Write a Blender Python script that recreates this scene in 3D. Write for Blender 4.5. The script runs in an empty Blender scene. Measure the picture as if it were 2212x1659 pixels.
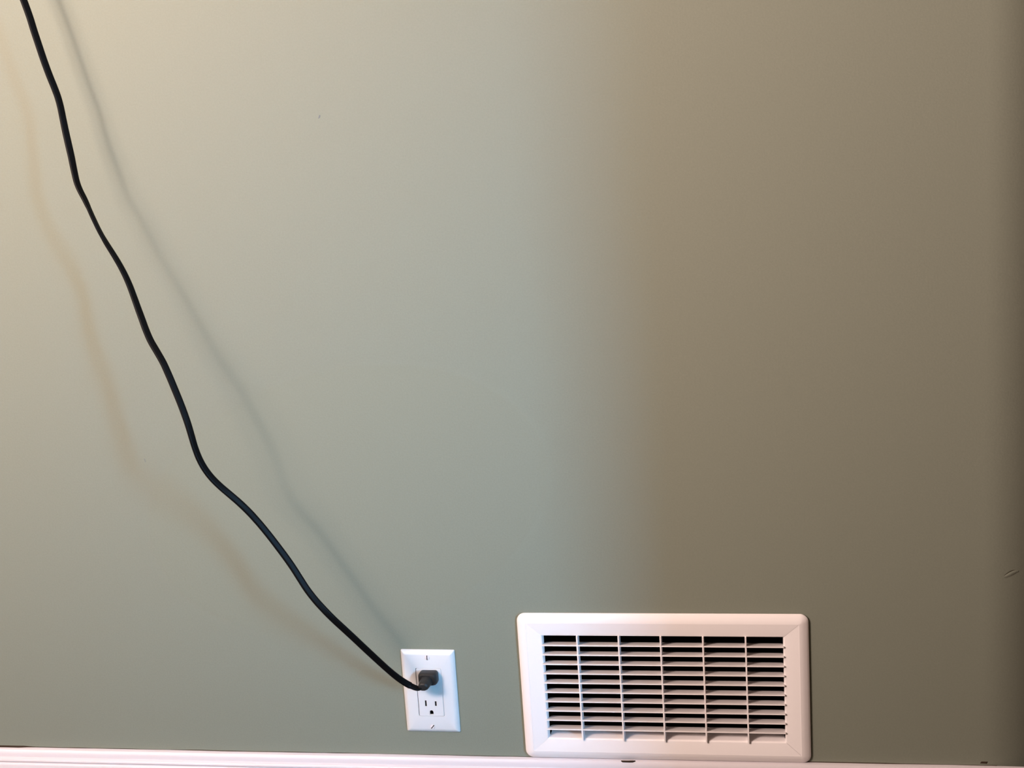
import bpy, bmesh, math, random
from mathutils import Vector, Matrix, noise

scene = bpy.context.scene
col = scene.collection
random.seed(4)

# ------------------------------------------------------------------ camera
CAM = Vector((0.0, -1.7621, 1.072))
right = Vector((0.98405164, 0.16436727, -0.06801304))
up = Vector((0.02367483, 0.25792718, 0.96587425))
back = Vector((0.17630052, -0.95208034, 0.24992229))
cam_data = bpy.data.cameras.new('camera')
cam_data.sensor_fit = 'HORIZONTAL'
cam_data.sensor_width = 36.0
cam_data.lens = 36.0 * 3322.0 / 2212.0
cam_data.clip_start = 0.02
cam = bpy.data.objects.new('camera', cam_data)
m3 = Matrix((right, up, back)).transposed()
cam.matrix_world = Matrix.Translation(CAM) @ m3.to_4x4()
col.objects.link(cam)
scene.camera = cam

# ------------------------------------------------------------------ world, lights, exposure
world = bpy.data.worlds.new('world')
scene.world = world
world.use_nodes = True
world.node_tree.nodes['Background'].inputs[0].default_value = (0.55, 0.7, 1.0, 1)
world.node_tree.nodes['Background'].inputs[1].default_value = 0.2

# warm lamp left of the frame, plus a wide disc added to soften its shadows
LAMP = Vector((-1.50, -1.80, 1.60))
LAMP_AIM = Vector((math.sin(0.1) * math.cos(0.4), math.cos(0.1) * math.cos(0.4), math.sin(0.4)))
LAMP_COLOR = (1.0, 0.775, 0.69)
for nm, size, watts in (('lamp_bulb_light', 0.24, 35.0), ('lamp_soft_fill', 0.95, 103.0)):
    ld = bpy.data.lights.new(nm, 'AREA')
    ld.shape = 'DISK'
    ld.size = size
    ld.energy = watts
    ld.color = LAMP_COLOR
    lo = bpy.data.objects.new(nm, ld)
    lo.location = LAMP - LAMP_AIM * (0.02 if size > 0.5 else 0.0)
    lo.rotation_euler = LAMP_AIM.to_track_quat('-Z', 'Y').to_euler()
    col.objects.link(lo)

# cool daylight area light in front of the added, unseen side window
wd = bpy.data.lights.new('window_daylight', 'AREA')
wd.shape = 'RECTANGLE'
wd.size = 0.26
wd.size_y = 1.20
wd.spread = math.radians(30)     # beam narrowed to shape how the cool light fades on the wall
wd.energy = 3.9
wd.color = (0.25, 0.59, 0.96)
wo = bpy.data.objects.new('window_daylight', wd)
wo.location = (1.60, -2.0, 1.10)
WIN_AIM = Vector((-0.48, 0.0, 0.48))
wo.rotation_euler = (WIN_AIM - Vector(wo.location)).to_track_quat('-Z', 'Y').to_euler()
col.objects.link(wo)

vs = scene.view_settings
scene.display_settings.display_device = 'sRGB'
vs.view_transform = 'Standard'
vs.look = 'None'
vs.exposure = 0.0
vs.gamma = 1.0
vs.use_curve_mapping = False

# ------------------------------------------------------------------ helpers
def new_obj(name, verts, faces, mat, parent=None, smooth=False):
    me = bpy.data.meshes.new(name)
    me.from_pydata([tuple(v) for v in verts], [], faces)
    bm = bmesh.new(); bm.from_mesh(me)
    bmesh.ops.recalc_face_normals(bm, faces=bm.faces)
    bm.to_mesh(me); bm.free()
    return link_mesh(name, me, mat, parent, smooth)

def link_mesh(name, me, mat, parent=None, smooth=False):
    if mat is not None:
        me.materials.clear(); me.materials.append(mat)
    if smooth:
        for p in me.polygons:
            p.use_smooth = True
    o = bpy.data.objects.new(name, me)
    col.objects.link(o)
    if parent is not None:
        o.parent = parent
    return o

def empty(name, loc, label, category, rot=(0, 0, 0)):
    o = bpy.data.objects.new(name, None)
    o.empty_display_size = 0.02
    o.location = loc
    o.rotation_euler = rot
    o['label'] = label
    o['category'] = category
    col.objects.link(o)
    return o

def structure(o, label=None):
    o['kind'] = 'structure'
    if label:
        o['label'] = label
    return o

def box_geo(x0, x1, y0, y1, z0, z1):
    v = [(x, y, z) for x in (x0, x1) for y in (y0, y1) for z in (z0, z1)]
    f = [(0, 1, 3, 2), (4, 6, 7, 5), (0, 4, 5, 1), (2, 3, 7, 6), (0, 2, 6, 4), (1, 5, 7, 3)]
    return v, f

def box(name, x0, x1, y0, y1, z0, z1, mat, parent=None, bevel=0.0, seg=2):
    me = bpy.data.meshes.new(name)
    v, f = box_geo(x0, x1, y0, y1, z0, z1)
    me.from_pydata(v, [], f)
    bm = bmesh.new(); bm.from_mesh(me)
    bmesh.ops.recalc_face_normals(bm, faces=bm.faces)
    if bevel:
        bmesh.ops.bevel(bm, geom=list(bm.edges), offset=bevel, segments=seg, affect='EDGES', profile=0.5)
    bm.to_mesh(me); bm.free()
    return link_mesh(name, me, mat, parent)

def rrect(x0, x1, z0, z1, r, n=8):
    """rounded rectangle in the x/z plane, 4*(n+1) points, counter-clockwise from the lower left"""
    r = max(r, 1e-5)
    pts = []
    for cx, cz, a0 in ((x0 + r, z0 + r, math.pi), (x1 - r, z0 + r, 1.5 * math.pi), (x1 - r, z1 - r, 0.0), (x0 + r, z1 - r, 0.5 * math.pi)):
        for i in range(n + 1):
            a = a0 + 0.5 * math.pi * i / n
            pts.append((cx + r * math.cos(a), cz + r * math.sin(a)))
    return pts

def loft(loops, close=False, cap_first=False, cap_last=False):
    """loops: list of lists of 3D points, all of one length"""
    n = len(loops[0])
    verts = [p for lp in loops for p in lp]
    faces = []
    L = len(loops)
    for a in range(L if close else L - 1):
        b = (a + 1) % L
        for i in range(n):
            j = (i + 1) % n
            faces.append((a * n + i, a * n + j, b * n + j, b * n + i))
    if cap_first:
        faces.append(tuple(range(n)))
    if cap_last:
        faces.append(tuple((L - 1) * n + i for i in reversed(range(n))))
    return verts, faces

def smooth_by_angle(o, deg=32):
    me = o.data
    bm = bmesh.new(); bm.from_mesh(me)
    for f in bm.faces:
        f.smooth = True
    for e in bm.edges:
        if len(e.link_faces) == 2 and e.calc_face_angle(0.0) > math.radians(deg):
            e.smooth = False
    bm.to_mesh(me); bm.free()

def boolean_cut(o, cutters):
    """subtract the cutter meshes (list of (verts, faces)) from o, baked into its mesh"""
    bpy.context.view_layer.update()
    for v, f in cutters:
        me = bpy.data.meshes.new('cutter_mesh'); me.from_pydata([tuple(p) for p in v], [], f)
        bm = bmesh.new(); bm.from_mesh(me)
        bmesh.ops.recalc_face_normals(bm, faces=bm.faces); bm.to_mesh(me); bm.free()
        c = bpy.data.objects.new('cutter', me); col.objects.link(c)
        c.matrix_world = o.matrix_world.copy()
        md = o.modifiers.new('cut', 'BOOLEAN'); md.operation = 'DIFFERENCE'; md.solver = 'EXACT'; md.object = c
        bpy.context.view_layer.update()
        dg = bpy.context.evaluated_depsgraph_get()
        res = bpy.data.meshes.new_from_object(o.evaluated_get(dg))
        o.modifiers.remove(md)
        old = o.data; o.data = res; bpy.data.meshes.remove(old)
        bpy.data.objects.remove(c); bpy.data.meshes.remove(me)

def prism(pts, y0, y1):
    n = len(pts)
    v = [(x, y0, z) for x, z in pts] + [(x, y1, z) for x, z in pts]
    f = [tuple(range(n)), tuple(reversed(range(n, 2 * n)))]
    f += [(i, (i + 1) % n, n + (i + 1) % n, n + i) for i in range(n)]
    return v, f

# ------------------------------------------------------------------ materials
def material(name, color, rough=0.5, spec=0.5, bump=None, vary=None):
    """bump: (scale, distance, detail); vary: (scale, amount) slight mottling of the colour"""
    m = bpy.data.materials.new(name)
    m.use_nodes = True
    nt = m.node_tree
    b = nt.nodes['Principled BSDF']
    b.inputs['Base Color'].default_value = (*color, 1)
    b.inputs['Roughness'].default_value = rough
    b.inputs['Specular IOR Level'].default_value = spec
    tc = nt.nodes.new('ShaderNodeTexCoord')
    if vary:
        n = nt.nodes.new('ShaderNodeTexNoise')
        n.inputs['Scale'].default_value = vary[0]; n.inputs['Detail'].default_value = 3
        nt.links.new(tc.outputs['Object'], n.inputs['Vector'])
        r = nt.nodes.new('ShaderNodeValToRGB')
        r.color_ramp.elements[0].position = 0.3; r.color_ramp.elements[1].position = 0.7
        a = vary[1]
        r.color_ramp.elements[0].color = (*[c * (1 - a) for c in color], 1)
        r.color_ramp.elements[1].color = (*[min(1, c * (1 + a)) for c in color], 1)
        nt.links.new(n.outputs['Fac'], r.inputs['Fac'])
        nt.links.new(r.outputs['Color'], b.inputs['Base Color'])
    if bump:
        n = nt.nodes.new('ShaderNodeTexNoise')
        n.inputs['Scale'].default_value = bump[0]; n.inputs['Detail'].default_value = bump[2]
        nt.links.new(tc.outputs['Object'], n.inputs['Vector'])
        bp = nt.nodes.new('ShaderNodeBump')
        bp.inputs['Strength'].default_value = 1.0
        bp.inputs['Distance'].default_value = bump[1]
        nt.links.new(n.outputs['Fac'], bp.inputs['Height'])
        nt.links.new(bp.outputs['Normal'], b.inputs['Normal'])
    return m

SAGE = (0.212, 0.230, 0.182)
M_wall = material('sage_wall_paint', SAGE, 0.62, 0.25, bump=(420.0, 0.00012, 2.0), vary=(480.0, 0.03))
M_white_trim = material('white_trim_paint', (0.68, 0.64, 0.67), 0.38, 0.45, bump=(60.0, 0.0003, 3.0))
M_ceiling = material('ceiling_paint', (0.40, 0.39, 0.36), 0.9, 0.1)
M_floor = material('brown_carpet', (0.10, 0.075, 0.055), 0.95, 0.05, bump=(300.0, 0.002, 2.0))
M_vent = material('white_vent_plastic', (0.91, 0.865, 0.855), 0.33, 0.45)
M_plate = material('white_outlet_plastic', (0.69, 0.715, 0.735), 0.30, 0.45)
M_screw = material('painted_screw', (0.74, 0.72, 0.75), 0.35, 0.5)
M_dark = material('dark_cavity', (0.006, 0.005, 0.005), 0.9, 0.05)  # near-black; also paints the shade in the slots and plate gap
M_cable = material('black_vinyl_cable', (0.0035, 0.0032, 0.0033), 0.46, 0.09)
M_plug = material('black_plug_vinyl', (0.016, 0.016, 0.016), 0.48, 0.40, bump=(900.0, 0.00015, 2.0))
M_wood = material('dark_wood_door', (0.10, 0.055, 0.03), 0.5, 0.3, vary=(12.0, 0.15))
M_brass = material('door_metal', (0.45, 0.36, 0.2), 0.3, 0.6)
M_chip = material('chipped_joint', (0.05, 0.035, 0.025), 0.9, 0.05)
M_dent_shade = material('dent_shade', (0.075, 0.07, 0.05), 0.9, 0.05)  # dark tone painted as the shade of the dent's upper edge
M_mark = material('wall_scuff', (0.155, 0.165, 0.175), 0.8, 0.1)
M_glass = material('window_glass', (0.5, 0.6, 0.7), 0.05, 0.5)

# ------------------------------------------------------------------ room shell
XL, XR, YF, ZT = -2.40, 1.65, -3.60, 2.44
XB, RB = 0.222, 0.115                       # start and radius of a rounded corner, invented to darken the right edge
HX0, HX1, HZ0, HZ1 = -0.325, 0.003, 0.130, 0.299   # duct hole behind the grille

def wall_back_mesh():
    prof = [(XL, 0.0), (HX0, 0.0), (HX1, 0.0), (XB, 0.0)]
    for i in range(1, 19):
        a = 0.5 * math.pi * i / 18
        prof.append((XB + RB * math.sin(a), RB - RB * math.cos(a)))
    prof.append((XB + RB, 0.70))
    zs = [0.0, HZ0, HZ1, ZT]
    verts = [(x, y, z) for x, y in prof for z in zs]
    nz = len(zs)
    faces = []
    for i in range(len(prof) - 1):
        for k in range(nz - 1):
            if i == 1 and k == 1:
                continue
            faces.append((i * nz + k, (i + 1) * nz + k, (i + 1) * nz + k + 1, i * nz + k + 1))
    return verts, faces

v, f = wall_back_mesh()
wall_back = new_obj('wall_back', v, f, M_wall)
# make normals face the room
bm = bmesh.new(); bm.from_mesh(wall_back.data)
if sum(fc.normal.y * fc.calc_area() for fc in bm.faces) > 0:
    bmesh.ops.reverse_faces(bm, faces=bm.faces)
bm.to_mesh(wall_back.data); bm.free()
smooth_by_angle(wall_back, 40)
structure(wall_back, 'sage green painted wall with an added rounded corner')

structure(box('floor', XL - .1, XR + .2, YF - .1, 0.9, -0.06, 0.0, M_floor))
structure(box('ceiling', XL - .1, XR + .2, YF - .1, 0.9, ZT, ZT + .06, M_ceiling))
structure(box('wall_left', XL - .1, XL, YF - .1, 0.1, 0, ZT, M_wall))
structure(box('wall_front', XL, XR, YF - .1, YF, 0, ZT, M_wall))
# right wall with a tall narrow opening for the added window
WY0, WY1, WZ0, WZ1 = -2.175, -1.825, 0.43, 1.77
ys = [YF - .1, WY0, WY1, 0.9]; zs = [0, WZ0, WZ1, ZT]
verts, faces = [], []
for x in (XR, XR + .12):
    for y in ys:
        for z in zs:
            verts.append((x, y, z))
vi = lambda a, b, c: a * 16 + b * 4 + c
for a in (0, 1):
    for b in range(3):
        for c in range(3):
            if b == 1 and c == 1:
                continue
            faces.append((vi(a, b, c), vi(a, b + 1, c), vi(a, b + 1, c + 1), vi(a, b, c + 1)))
for (b0, c0, b1, c1) in ((1, 1, 2, 1), (2, 1, 2, 2), (2, 2, 1, 2), (1, 2, 1, 1)):
    faces.append((vi(0, b0, c0), vi(0, b1, c1), vi(1, b1, c1), vi(1, b0, c0)))
for (b0, c0, b1, c1) in ((0, 0, 3, 0), (3, 0, 3, 3), (3, 3, 0, 3), (0, 3, 0, 0)):
    faces.append((vi(0, b0, c0), vi(0, b1, c1), vi(1, b1, c1), vi(1, b0, c0)))
structure(new_obj('wall_right', verts, faces, M_wall))
win = bpy.data.objects.new('added_window_1', None); col.objects.link(win)
win.location = (XR + .07, -2.0, WZ0); structure(win, 'unseen tall narrow side window added for the cool light')
fr = 0.012
def wbox(n, y0, y1, z0, z1, x0=.0, x1=.03, mat=M_white_trim):
    o = box(n, x0, x1, y0, y1, z0, z1, mat, win); return o
h = WZ1 - WZ0
wbox('window_frame', -.175, -.175 + fr, 0, h); wbox('window_frame', .175 - fr, .175, 0, h)
wbox('window_frame', -.175 + fr, .175 - fr, 0, fr); wbox('window_frame', -.175 + fr, .175 - fr, h - fr, h)
wbox('window_pane', -.175 + fr, .175 - fr, fr, h - fr, .012, .018, M_glass)

# closet beyond the rounded corner: the rest of the back wall, closet back, and an unseen open door added to cast the shadow edge
structure(box('wall_back_stub', 1.00, XR, 0.0, 0.12, 0, ZT, M_wall))
structure(box('wall_back_header', XB + RB, 1.00, 0.0 + .115, 0.2, 2.06, ZT, M_wall))
structure(box('wall_closet', XB, XR, 0.70, 0.80, 0, ZT, M_wall))
door = bpy.data.objects.new('added_door_1', None); col.objects.link(door)
door.location = (0.352, -0.0, 0.01); structure(door, 'unseen dark wooden door added to cast the shadow edge')
DW, DH = 0.63, 2.02
box('door_leaf', 0.005, 0.030, -DW, 0.0, 0, DH, M_wood, door, 0.002)
for (z0, z1) in ((0.0, .22), (.95, 1.10), (DH - .12, DH)):
    box('door_rail', 0.0, 0.035, -DW + .1, -.1, z0, z1, M_wood, door, 0.003)
for (y0, y1) in ((-DW, -DW + .1), (-.1, 0.0)):
    box('door_stile', 0.0, 0.035, y0, y1, 0, DH, M_wood, door, 0.003)
kv, kf = loft([[(-d, -DW + .06 + r * math.cos(t * math.pi / 8), .98 + r * math.sin(t * math.pi / 8)) for t in range(16)]
               for d, r in ((0, .026), (.006, .026), (.008, .010), (.03, .010), (.036, .022), (.05, .026), (.06, .018), (.062, .002))], cap_last=True)
new_obj('door_knob', kv, kf, M_brass, door, True)

# ------------------------------------------------------------------ baseboard with moulded top
BZ = 0.1140
def baseboard():
    # (distance from wall, height below the top)
    prof = [(0.0016, -0.030), (0.0013, -0.0012), (0.0019, 0.0), (0.0042, 0.0), (0.0066, -0.0010), (0.0084, -0.0034),
            (0.0094, -0.0066), (0.0098, -0.0098), (0.0110, -0.0108), (0.0128, -0.0116), (0.0138, -0.0130), (0.0140, -0.0146),
            (0.0134, -0.0158), (0.0128, -0.0164), (0.0130, -0.0174), (0.0142, -0.0184), (0.0150, -0.0200), (0.0150, -0.1140)]
    xs = []
    x = XL
    while x < XB + 0.012:
        xs.append(x); x += 0.012 if x > -1.15 else 0.06
    loops = []
    for x in xs:
        n = noise.noise(Vector((x * 9.0, 3.1, 0))) + 0.5 * noise.noise(Vector((x * 37.0, 1.7, 0)))
        gap = max(0.0, 0.0004 + 0.0010 * n)
        if x < -1.035:
            gap = 0.0021
        dz = 0.0005 * noise.noise(Vector((x * 6.0, 9.0, 0)))
        lp = []
        for i, (d, z) in enumerate(prof):
            dd = d + (gap - 0.0012 if i < 3 else 0.0)
            if i == 0:
                dd = 0.0
            lp.append((x, -max(0.0, dd), BZ + z + dz * (1 if i < 14 else 0)))
        loops.append(lp)
    # square outside corner, then back along the return
    loops.append([(XB + RB + d, -d, BZ + z) for d, z in prof])
    loops.append([(XB + RB + d, 0.68, BZ + z) for d, z in prof])
    n = len(prof)
    verts = [p for lp in loops for p in lp]
    faces = [(a * n + i, a * n + i + 1, (a + 1) * n + i + 1, (a + 1) * n + i) for a in range(len(loops) - 1) for i in range(n - 1)]
    o = new_obj('baseboard_back', verts, faces, M_white_trim)
    smooth_by_angle(o, 30)
    return structure(o, 'white moulded baseboard under the sage wall')
bb = baseboard()

# small blemishes of wall and trim (real marks and a painted dent shade)
def blob(name, cx, cz, pts, mat, parent, y=-0.0003, t=0.0006):
    n = len(pts)
    verts = [(cx + a, y + t, cz + b) for a, b in pts] + [(cx + .75 * a, y, cz + .75 * b) for a, b in pts]
    faces = [(i, (i + 1) % n, n + (i + 1) % n, n + i) for i in range(n)] + [tuple(range(n, 2 * n))]
    return new_obj(name, verts, faces, mat, parent)
blob('scuff_mark', -0.5332, 0.9394, [(-.0022, -.0026), (.0002, -.0018), (.0014, .0006), (.0012, .0024), (-.0002, .0020), (-.0012, -.0002)], M_mark, wall_back)
blob('scuff_mark', -0.8074, 0.5203, [(.0004, -.0028), (.0010, -.0022), (.0002, .0030), (-.0006, .0030)], M_mark, wall_back)
blob('scuff_mark', 0.2245, 0.1178, [(-.005, -.0016), (.004, -.0018), (.0052, .0010), (-.003, .0014)], M_chip, wall_back)
# torn paint lip: lower edge of a dent catching the light, dark strip painting the shade along its upper left
cx, cz = 0.2545, 0.3640
ny = lambda x: RB - math.sqrt(max(0, RB * RB - max(0, x - XB) ** 2))
rows, dent_strip = [], []
for k in range(4):
    w_ = k / 3
    row = []
    for i in range(11):
        u = i / 10
        x = cx - .0080 + .0165 * u
        edge = cz - .0035 + .0055 * math.sin(u * 2.0)
        zz = edge - w_ * (.0012 + .0042 * math.sin(math.pi * (.12 + .8 * u)))
        lift = .0008 * math.sin(math.pi * w_ ** 0.6) * math.sin(math.pi * (.1 + .8 * u))
        row.append((x, ny(x) - .0002 - lift, zz))
    rows.append(row)
nv = [p for r_ in rows for p in r_]
o = new_obj('paint_flake', nv, [(k * 11 + i, k * 11 + i + 1, (k + 1) * 11 + i + 1, (k + 1) * 11 + i) for k in range(3) for i in range(10)], M_wall, wall_back, True)
for i in range(9):
    u = i / 10
    x = cx - .0080 + .0165 * u
    edge = cz - .0035 + .0055 * math.sin(u * 2.0)
    th = .0011 * math.sin(math.pi * min(1.0, .12 + u * 1.05)) + .0002
    dent_strip += [(x, ny(x) - .0002, edge), (x - .0003, ny(x) - .0002, edge + th)]
new_obj('dent_shade', dent_strip, [(2 * i, 2 * i + 2, 2 * i + 3, 2 * i + 1) for i in range(8)], M_dent_shade, wall_back)
# open caulk joint along the top of the baseboard
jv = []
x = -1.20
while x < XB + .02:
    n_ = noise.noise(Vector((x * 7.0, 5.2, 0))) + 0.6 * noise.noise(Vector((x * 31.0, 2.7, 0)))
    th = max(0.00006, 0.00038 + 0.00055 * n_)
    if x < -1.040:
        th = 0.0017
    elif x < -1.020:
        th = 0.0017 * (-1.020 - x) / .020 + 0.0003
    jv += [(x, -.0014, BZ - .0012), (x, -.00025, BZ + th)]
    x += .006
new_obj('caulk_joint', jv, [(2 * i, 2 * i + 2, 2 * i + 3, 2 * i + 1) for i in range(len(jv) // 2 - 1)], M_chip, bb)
# dark chipped joint below the grille
cv = [(-.0085, 0.0001), (-.0065, -.0005), (.002, -.0006), (.0065, -.0003), (.0098, .0006), (.006, .0008), (.0005, .0003), (-.005, .0003)]
v = [(-0.2105 + a, -0.0072 + .0012 * (1 if b < 0 else -1) * 0 - (0.0015 if b < 0 else 0.0), BZ + .0008 + b * .6) for a, b in cv]
v2 = [(x, y + .001, z - .002) for x, y, z in v]
n = len(v)
new_obj('paint_chip', v + v2, [tuple(range(n))] + [(i, (i + 1) % n, n + (i + 1) % n, n + i) for i in range(n)], M_chip, bb)

# ------------------------------------------------------------------ air return grille
VX0, VZ1, VW, VH = -0.3410, 0.3136, 0.3591, 0.1988
VCX, VCZ = VX0 + VW / 2, VZ1 - VH / 2
vent = empty('air_vent_grille', (VCX, 0, VCZ), 'white plastic air vent grille with horizontal slats above the baseboard', 'air vent', (0, 0.0015, 0))
ox0, ox1, oz0, oz1 = -VW / 2, VW / 2, -VH / 2, VH / 2
ix0, ix1 = -0.3098 - VCX, -0.0125 - VCX
iz0, iz1 = 0.1440 - VCZ, 0.2845 - VCZ
fx0, fx1, fz0, fz1 = ox0 + .0115, ox1 - .0115, oz0 + .0115, oz1 - .0115   # where the flat face starts
loops = []
R0 = 0.0105
for ins, y in ((0.0006, -0.0012), (0.0, -0.0018), (0.0, -0.0030), (0.0010, -0.0042), (0.0030, -0.0055), (0.0060, -0.0070), (0.0090, -0.0080), (0.0115, -0.0083)):
    loops.append([(x, y, z) for x, z in rrect(ox0 + ins, ox1 - ins, oz0 + ins, oz1 - ins, max(R0 - ins * .95, .0006))])
loops.append([(x, -0.0074, z) for x, z in rrect(fx0 + .0006, fx1 - .0006, fz0 + .0006, fz1 - .0006, .0003)])
# below the faces to the throat, then back into the duct
loops.append([(x, -0.0060, z) for x, z in rrect(ix0 - .0012, ix1 + .0012, iz0 - .0012, iz1 + .0012, .0003)])
loops.append([(x, -0.0045, z) for x, z in rrect(ix0, ix1, iz0, iz1, .0003)])
loops.append([(x, 0.0030, z) for x, z in rrect(ix0 + .0006, ix1 - .0006, iz0 + .0004, iz1 - .0004, .0003)])
v, f = loft(loops)
frame = new_obj('frame', v, f, M_vent, vent)
smooth_by_angle(frame, 28)
# four mitred faces sloping towards the opening
YO, YI = -0.0083, -0.0068
g = 0.00012
def face_piece(outer_a, outer_b, inner_b, inner_a, dy=0.0):
    (ax, az), (bx, bz), (cx_, cz_), (dx, dz) = outer_a, outer_b, inner_b, inner_a
    # outer edge, inner edge, rounded inner lip into the throat
    def row(t, y):
        return [(ax + (dx - ax) * t, y + dy, az + (dz - az) * t), (bx + (cx_ - bx) * t, y + dy, bz + (cz_ - bz) * t)]
    rows = [row(0.0, -0.0070), row(0.0, YO), row(0.90, YI - 0.0001), row(0.955, YI + 0.0003), row(0.985, YI + 0.0011), row(1.0, YI + 0.0026)]
    verts = [p for r in rows for p in r]
    faces = [(2 * i, 2 * i + 1, 2 * i + 3, 2 * i + 2) for i in range(len(rows) - 1)]
    o = new_obj('frame_face', verts, faces, M_vent, frame)
    bmx = bmesh.new(); bmx.from_mesh(o.data)
    if sum(fc.normal.y * fc.calc_area() for fc in bmx.faces) > 0:
        bmesh.ops.reverse_faces(bmx, faces=bmx.faces)
    bmx.to_mesh(o.data); bmx.free()
    smooth_by_angle(o, 50)
    return o
face_piece((fx0 + g, fz1), (fx1 - g, fz1), (ix1 - g, iz1), (ix0 + g, iz1), 0.0)
face_piece((fx1 - g, fz0), (fx0 + g, fz0), (ix0 + g, iz0), (ix1 - g, iz0), 0.0001)
face_piece((fx0, fz0 + g), (fx0, fz1 - g), (ix0, iz1 - g), (ix0, iz0 + g), 0.0003)
face_piece((fx1, fz1 - g), (fx1, fz0 + g), (ix1, iz0 + g), (ix1, iz1 - g), 0.0002)
# slats: thin blades with rounded rear corners
SD, ST = 0.0205, 0.0017
def slat_mesh():
    x0, x1 = ix0 - .0010, ix1 + .0004
    r = 0.005
    pl = [(x0, -0.0096), (x1, -0.0096), (x1 - .0006, -0.0096 + SD - r)]
    for i in range(1, 7):
        a = i * math.pi / 12
        pl.append((x1 - .0006 - r + r * math.cos(a), -0.0096 + SD - r + r * math.sin(a)))
    for i in range(0, 7):
        a = math.pi / 2 + i * math.pi / 12
        pl.append((x0 + .0022 + r + r * math.cos(a), -0.0096 + SD - r + r * math.sin(a)))
    n = len(pl)
    tilt = -0.24
    top = [(x, y, ST / 2 + (y + .0096) * tilt) for x, y in pl]
    bot = [(x, y, -ST / 2 + (y + .0096) * tilt) for x, y in pl]
    me = bpy.data.meshes.new('slat')
    me.from_pydata(top + bot, [], [tuple(range(n)), tuple(reversed(range(n, 2 * n)))] + [(i, n + i, n + (i + 1) % n, (i + 1) % n) for i in range(n)])
    bm = bmesh.new(); bm.from_mesh(me); bmesh.ops.recalc_face_normals(bm, faces=bm.faces); bm.to_mesh(me); bm.free()
    me.materials.append(M_vent)
    return me
slat_me = slat_mesh()
for i in range(10):
    o = bpy.data.objects.new('slat', slat_me)
    o.location = (0, 0, 0.2727 - 0.0128 * i - VCZ + 0.0002)
    o.parent = vent
    col.objects.link(o)
# vertical bars
bv, bf = box_geo(-.0009, .0009, -.0098, 0.005, iz0 - .001, iz1 + .001)
bar_me = bpy.data.meshes.new('vertical_bar'); bar_me.from_pydata(bv, [], bf)
bm = bmesh.new(); bm.from_mesh(bar_me); bmesh.ops.recalc_face_normals(bm, faces=bm.faces); bm.to_mesh(bar_me); bm.free()
bar_me.materials.append(M_vent)
for i in range(5):
    o = bpy.data.objects.new('vertical_bar', bar_me)
    o.location = (-0.2656 + 0.0519 * i - VCX, 0, 0)
    o.parent = vent
    col.objects.link(o)
# dark duct behind the slats
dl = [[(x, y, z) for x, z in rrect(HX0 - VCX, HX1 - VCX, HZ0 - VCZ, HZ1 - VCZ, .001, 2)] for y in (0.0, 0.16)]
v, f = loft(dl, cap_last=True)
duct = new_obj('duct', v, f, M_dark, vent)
sv = [(ix0 + .001, .0025, iz0 - .0002), (ix1 - .001, .0025, iz0 - .0002), (ix1 - .002, .0200, iz0 + .0012), (ix0 + .002, .0200, iz0 + .0012),
      (ix0 + .001, .0025, iz0 - .002), (ix1 - .001, .0025, iz0 - .002), (ix1 - .002, .0200, iz0 - .001), (ix0 + .002, .0200, iz0 - .001)]
new_obj('bottom_sill', sv, [(0, 1, 2, 3), (4, 7, 6, 5), (0, 4, 5, 1), (1, 5, 6, 2), (2, 6, 7, 3), (3, 7, 4, 0)], M_vent, vent)
duct['label'] = 'dark hollow duct'

# ------------------------------------------------------------------ outlet
PCX, PCZ = -0.4602, 0.2052
outlet = empty('wall_outlet', (PCX, 0, PCZ), 'white rectangular wall outlet with a screwed cover plate', 'outlet', (0, 0.007, 0))
PW, PH = 0.0702, 0.1146
OW, OH = 0.0336, 0.0668
loops = []
for ins, y, r in ((0.0, 0.0, .0015), (0.0, -0.0012, .0015), (0.0004, -0.0018, .0014), (0.0022, -0.0036, .0013), (0.0045, -0.0050, .0012), (0.0062, -0.0055, .0012)):
    loops.append([(x, y, z) for x, z in rrect(-PW / 2 + ins, PW / 2 - ins, -PH / 2 + ins, PH / 2 - ins, r)])
for grow, y, r in ((0.0003, -0.0055, .0021), (0.0, -0.0052, .0018), (0.0, 0.0, .0018)):
    loops.append([(x, y, z) for x, z in rrect(-OW / 2 - grow, OW / 2 + grow, -OH / 2 - grow, OH / 2 + grow, r)])
v, f = loft(loops, close=True)
plate = new_obj('cover_plate', v, f, M_plate, outlet)
smooth_by_angle(plate, 24)
# screws with a cut slot
def screw(z, ang):
    r = 0.0031
    lp = []
    for y, rr in ((-.0040, r), (-.0058, r), (-.0064, r * .86), (-.0067, r * .5), (-.0068, r * .12)):
        lp.append([(rr * math.cos(t * math.pi / 12), y, rr * math.sin(t * math.pi / 12)) for t in range(24)])
    v, f = loft(lp, cap_first=True, cap_last=True)
    o = new_obj('screw', v, f, M_screw, outlet)
    c, s = math.cos(ang), math.sin(ang)
    sl = [(-.0034, -.0006), (.0034, -.0006), (.0034, .0006), (-.0034, .0006)]
    boolean_cut(o, [prism([(a * c - b * s, a * s + b * c) for a, b in sl], -.0080, -.0052)])
    smooth_by_angle(o, 30)
    o.location = (0, 0, z)
    fl = new_obj('screw_slot_shade', *prism([(a * c * .9 - b * s, a * s * .9 + b * c) for a, b in sl], -.0060, -.0050), M_dark, o)  # dark fill paints shade into the cut slot
screw(0.0481, math.radians(90))
screw(-0.0484, math.radians(50))
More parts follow.
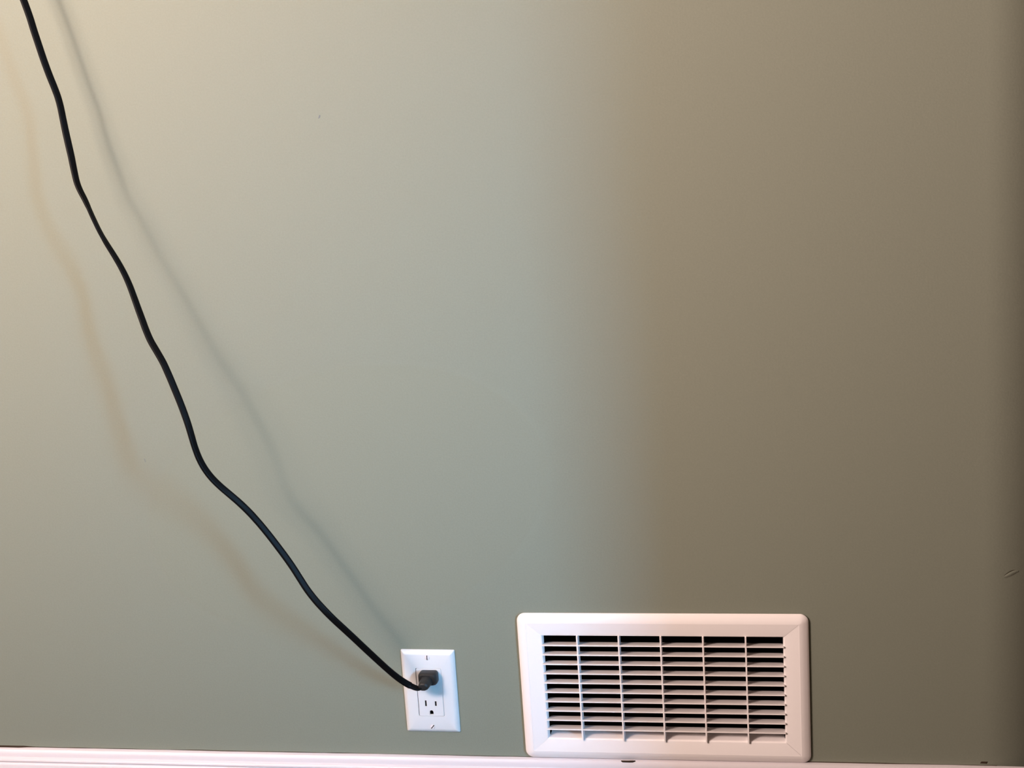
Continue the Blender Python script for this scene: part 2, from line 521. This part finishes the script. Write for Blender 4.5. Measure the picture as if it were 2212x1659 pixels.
# receptacle face with slots
fw, fh = 0.0325, 0.0660
loops = []
for ins, y, r in ((0.0, 0.0, .0016), (0.0, -.0058, .0016), (.0004, -.0062, .0014)):
    loops.append([(x + .00035, y, z + .0001) for x, z in rrect(-fw / 2 + ins, fw / 2 - ins, -fh / 2 + ins, fh / 2 - ins, r)])
v, f = loft(loops, cap_first=True, cap_last=True)
recept = new_obj('receptacle', v, f, M_plate, outlet)
cut, fill = [], []
def D_shape(cx, cz, w, h, n=8):
    pts = [(cx - w / 2, cz - h / 2), (cx + w / 2, cz - h / 2)]
    for i in range(n + 1):
        a = math.pi * i / n
        pts.append((cx + w / 2 * math.cos(a), cz + h / 2 - w / 2 + w / 2 * math.sin(a)))
    return pts
def sq(cx, cz, w, h):
    return [(cx - w / 2, cz - h / 2), (cx + w / 2, cz - h / 2), (cx + w / 2, cz + h / 2), (cx - w / 2, cz + h / 2)]
for oz in (-0.0195, 0.0210):
    for pts in (sq(-.0064, oz + .0043, .0021, .0082), sq(.0066, oz + .0041, .0022, .0068), D_shape(0.0003, oz - .0083, .0049, .0060)):
        cut.append(prism(pts, -.0080, -.0020)); fill.append(pts)
boolean_cut(recept, cut)
smooth_by_angle(recept, 30)
for pts in fill:
    cxm = sum(a for a, b in pts) / len(pts); czm = sum(b for a, b in pts) / len(pts)
    deep = -.0054 if len(pts) == 4 else -.0044
    new_obj('slot_shade_fill', *prism([(cxm + (a - cxm) * .995, czm + (b - czm) * .995) for a, b in pts], deep, -.0018), M_dark, recept)  # near-black filler stands in for the shade inside each slot
# dark backing near the surface, painting shade into the gap around the receptacle
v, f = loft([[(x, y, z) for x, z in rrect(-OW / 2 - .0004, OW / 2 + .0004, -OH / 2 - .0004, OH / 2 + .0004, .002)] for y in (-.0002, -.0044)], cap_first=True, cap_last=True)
new_obj('gap_shade_backing', v, f, M_dark, outlet)

# ------------------------------------------------------------------ power cord with plug
CORD = [
    (-0.8547,-0.0550,1.0947,6.4), (-0.8501,-0.0558,1.0782,6.3), (-0.8472,-0.0566,1.0604,6.3), (-0.8430,-0.0572,1.0438,6.2), (-0.8390,-0.0574,1.0233,6.2),
    (-0.8355,-0.0573,1.0090,6.1), (-0.8310,-0.0569,0.9934,6.0), (-0.8285,-0.0568,0.9830,5.9), (-0.8265,-0.0573,0.9714,5.8), (-0.8255,-0.0585,0.9585,6.0),
    (-0.8233,-0.0605,0.9431,6.3), (-0.8208,-0.0632,0.9289,6.5), (-0.8175,-0.0664,0.9148,6.0), (-0.8152,-0.0697,0.8995,5.5), (-0.8126,-0.0726,0.8834,5.0),
    (-0.8089,-0.0749,0.8760,4.7), (-0.8033,-0.0767,0.8655,4.4), (-0.7994,-0.0780,0.8550,4.1), (-0.7951,-0.0788,0.8431,3.8), (-0.7896,-0.0792,0.8272,4.0),
    (-0.7827,-0.0792,0.8123,4.2), (-0.7761,-0.0791,0.8001,4.3), (-0.7694,-0.0796,0.7866,4.6), (-0.7633,-0.0810,0.7733,4.9), (-0.7581,-0.0834,0.7602,5.2),
    (-0.7537,-0.0864,0.7473,5.5), (-0.7491,-0.0900,0.7345,5.7), (-0.7442,-0.0937,0.7231,6.0), (-0.7401,-0.0972,0.7116,6.1), (-0.7351,-0.1001,0.6987,6.2),
    (-0.7273,-0.1028,0.6863,6.3), (-0.7197,-0.1055,0.6740,6.4), (-0.7132,-0.1084,0.6570,6.5), (-0.7072,-0.1113,0.6413,6.5), (-0.7011,-0.1142,0.6257,6.5),
    (-0.6964,-0.1169,0.6114,6.5), (-0.6927,-0.1189,0.5996,6.3), (-0.6900,-0.1203,0.5863,5.9), (-0.6876,-0.1209,0.5727,5.5), (-0.6843,-0.1206,0.5588,5.7),
    (-0.6794,-0.1194,0.5459,5.9), (-0.6727,-0.1173,0.5333,6.1), (-0.6640,-0.1145,0.5218,6.3), (-0.6555,-0.1110,0.5114,6.6), (-0.6458,-0.1072,0.4994,7.4),
    (-0.6361,-0.1034,0.4858,7.3), (-0.6273,-0.1002,0.4713,7.1), (-0.6182,-0.0979,0.4565,7.1), (-0.6098,-0.0964,0.4415,7.2), (-0.6010,-0.0959,0.4273,7.3),
    (-0.5920,-0.0962,0.4123,7.2), (-0.5848,-0.0971,0.3986,7.1), (-0.5775,-0.0981,0.3849,7.3), (-0.5683,-0.0984,0.3709,7.5), (-0.5575,-0.0974,0.3569,7.8),
    (-0.5495,-0.0944,0.3445,8.1), (-0.5398,-0.0887,0.3305,8.2), (-0.5290,-0.0806,0.3126,8.2), (-0.5194,-0.0711,0.2945,8.3), (-0.5096,-0.0616,0.2767,8.3),
    (-0.5004,-0.0531,0.2603,8.4), (-0.4915,-0.0461,0.2463,8.4), (-0.4829,-0.0408,0.2358,7.9), (-0.4748,-0.0366,0.2281,7.6), (-0.4684,-0.0330,0.2242,7.4),
]
PLX, PLZ = -0.4580, 0.2286
CORD += [(-0.4640, -0.0300, 0.2250, 7.2), (-0.4615, -0.0250, 0.2262, 7.0)]
CORD = [(-1.150, -0.050, 2.439, 6.4), (-1.128, -0.050, 2.25, 6.4), (-1.085, -0.051, 2.05, 6.4), (-1.050, -0.052, 1.85, 6.4), (-1.010, -0.052, 1.68, 6.4), (-0.965, -0.052, 1.53, 6.4), (-0.930, -0.052, 1.400, 6.4), (-0.912, -0.052, 1.320, 6.4), (-0.893, -0.053, 1.235, 6.4), (-0.873, -0.054, 1.160, 6.4)] + CORD
cord = empty('power_cord', (PLX, -0.0062, PLZ), 'black flat power cord hanging in loose waves from its plug in the outlet', 'power cord')
base = Vector(cord.location)

def catmull(P, per):
    out = []
    n = len(P)
    for i in range(n - 1):
        p0, p1, p2, p3 = P[max(i - 1, 0)], P[i], P[i + 1], P[min(i + 2, n - 1)]
        for k in range(per):
            t = k / per
            out.append(tuple(0.5 * (2 * b + (c - a) * t + (2 * a - 5 * b + 4 * c - d) * t * t + (3 * b - a - 3 * c + d) * t ** 3)
                             for a, b, c, d in zip(p0, p1, p2, p3)))
    out.append(P[-1])
    return out
# light smoothing of the traced points
pts = [list(p) for p in CORD]
for _ in range(1):
    q = [list(p) for p in pts]
    for i in range(1, len(pts) - 3):
        for k in range(4):
            q[i][k] = 0.22 * pts[i - 1][k] + 0.56 * pts[i][k] + 0.22 * pts[i + 1][k]
    pts = q
path = catmull([tuple(p) for p in pts], 5)
A, B = 8.4, 4.1
sect = []
for i in range(20):                                   # two-conductor cable: flat oval with a shallow groove
    t = 2 * math.pi * i / 20
    c, s = math.cos(t), math.sin(t)
    a = (abs(c) ** 0.8) * (1 if c > 0 else -1) * A / 2000
    b = (abs(s) ** 0.75) * (1 if s > 0 else -1) * B / 2000
    b *= 1 - 0.20 * math.exp(-(a / 0.0009) ** 2)
    sect.append((a, b))
loops = []
N = Vector((0, -1, 0))
for i, p in enumerate(path):
    P = Vector(p[:3])
    t = (Vector(path[min(i + 1, len(path) - 1)][:3]) - Vector(path[max(i - 1, 0)][:3])).normalized()
    nn = N if i < len(path) - 16 else (N + Vector((0, 0, 0.9))).normalized()
    e1 = t.cross(nn).normalized()
    e2 = e1.cross(t).normalized()
    w = p[3]
    c2 = min(1.0, max(0.0, (w * w - B * B) / (A * A - B * B)))
    th = math.acos(math.sqrt(c2))
    wide = e1 * math.cos(th) + e2 * math.sin(th)
    thin = e2 * math.cos(th) - e1 * math.sin(th)
    loops.append([P + wide * a + thin * b - base for a, b in sect])
v, f = loft(loops, cap_first=True, cap_last=True)
cable = new_obj('cable', v, f, M_cable, cord)
smooth_by_angle(cable, 60)

# plug: rounded body against the outlet and a tapering neck pointing out of the wall
def plug_loops():
    out = []
    for y, w, h, r, cx, cz in ((0.0004, .0222, .0160, .0034, -.0004, 0), (-.0010, .0236, .0170, .0040, -.0005, 0), (-.0060, .0240, .0172, .0040, -.0008, 0),
                               (-.0095, .0238, .0168, .0042, -.0010, 0), (-.0118, .0224, .0156, .0046, -.0012, 0), (-.0130, .0200, .0138, .0046, -.0014, -.0002)):
        out.append([(cx + x, y, cz + z) for x, z in rrect(-w / 2, w / 2, -h / 2, h / 2, r, 6)])
    return out
v, f = loft(plug_loops(), cap_first=True, cap_last=True)
plug = new_obj('plug', v, f, M_plug, cord)
smooth_by_angle(plug, 35)
lp = []
for y, w, h, r, cx, cz in ((-.0110, .0164, .0138, .0052, -.0018, -.0012), (-.0132, .0156, .0132, .0058, -.0020, -.0014), (-.0150, .0150, .0128, .0060, -.0022, -.0016),
                           (-.0200, .0146, .0124, .0060, -.0026, -.0020), (-.0245, .0138, .0116, .0056, -.0030, -.0024),
                           (-.0272, .0118, .0098, .0048, -.0034, -.0026), (-.0282, .0088, .0070, .0034, -.0036, -.0026)):
    lp.append([(cx + x, y, cz + z) for x, z in rrect(-w / 2, w / 2, -h / 2, h / 2, r, 6)])
v, f = loft(lp, cap_first=True, cap_last=True)
neck = new_obj('plug_neck', v, f, M_plug, plug)
smooth_by_angle(neck, 35)
for sx, hh in ((-.0064, .0070), (.0066, .0062)):
    new_obj('blade', *prism(sq(sx, .0, .0015, hh), .0, .0032), M_brass, plug)
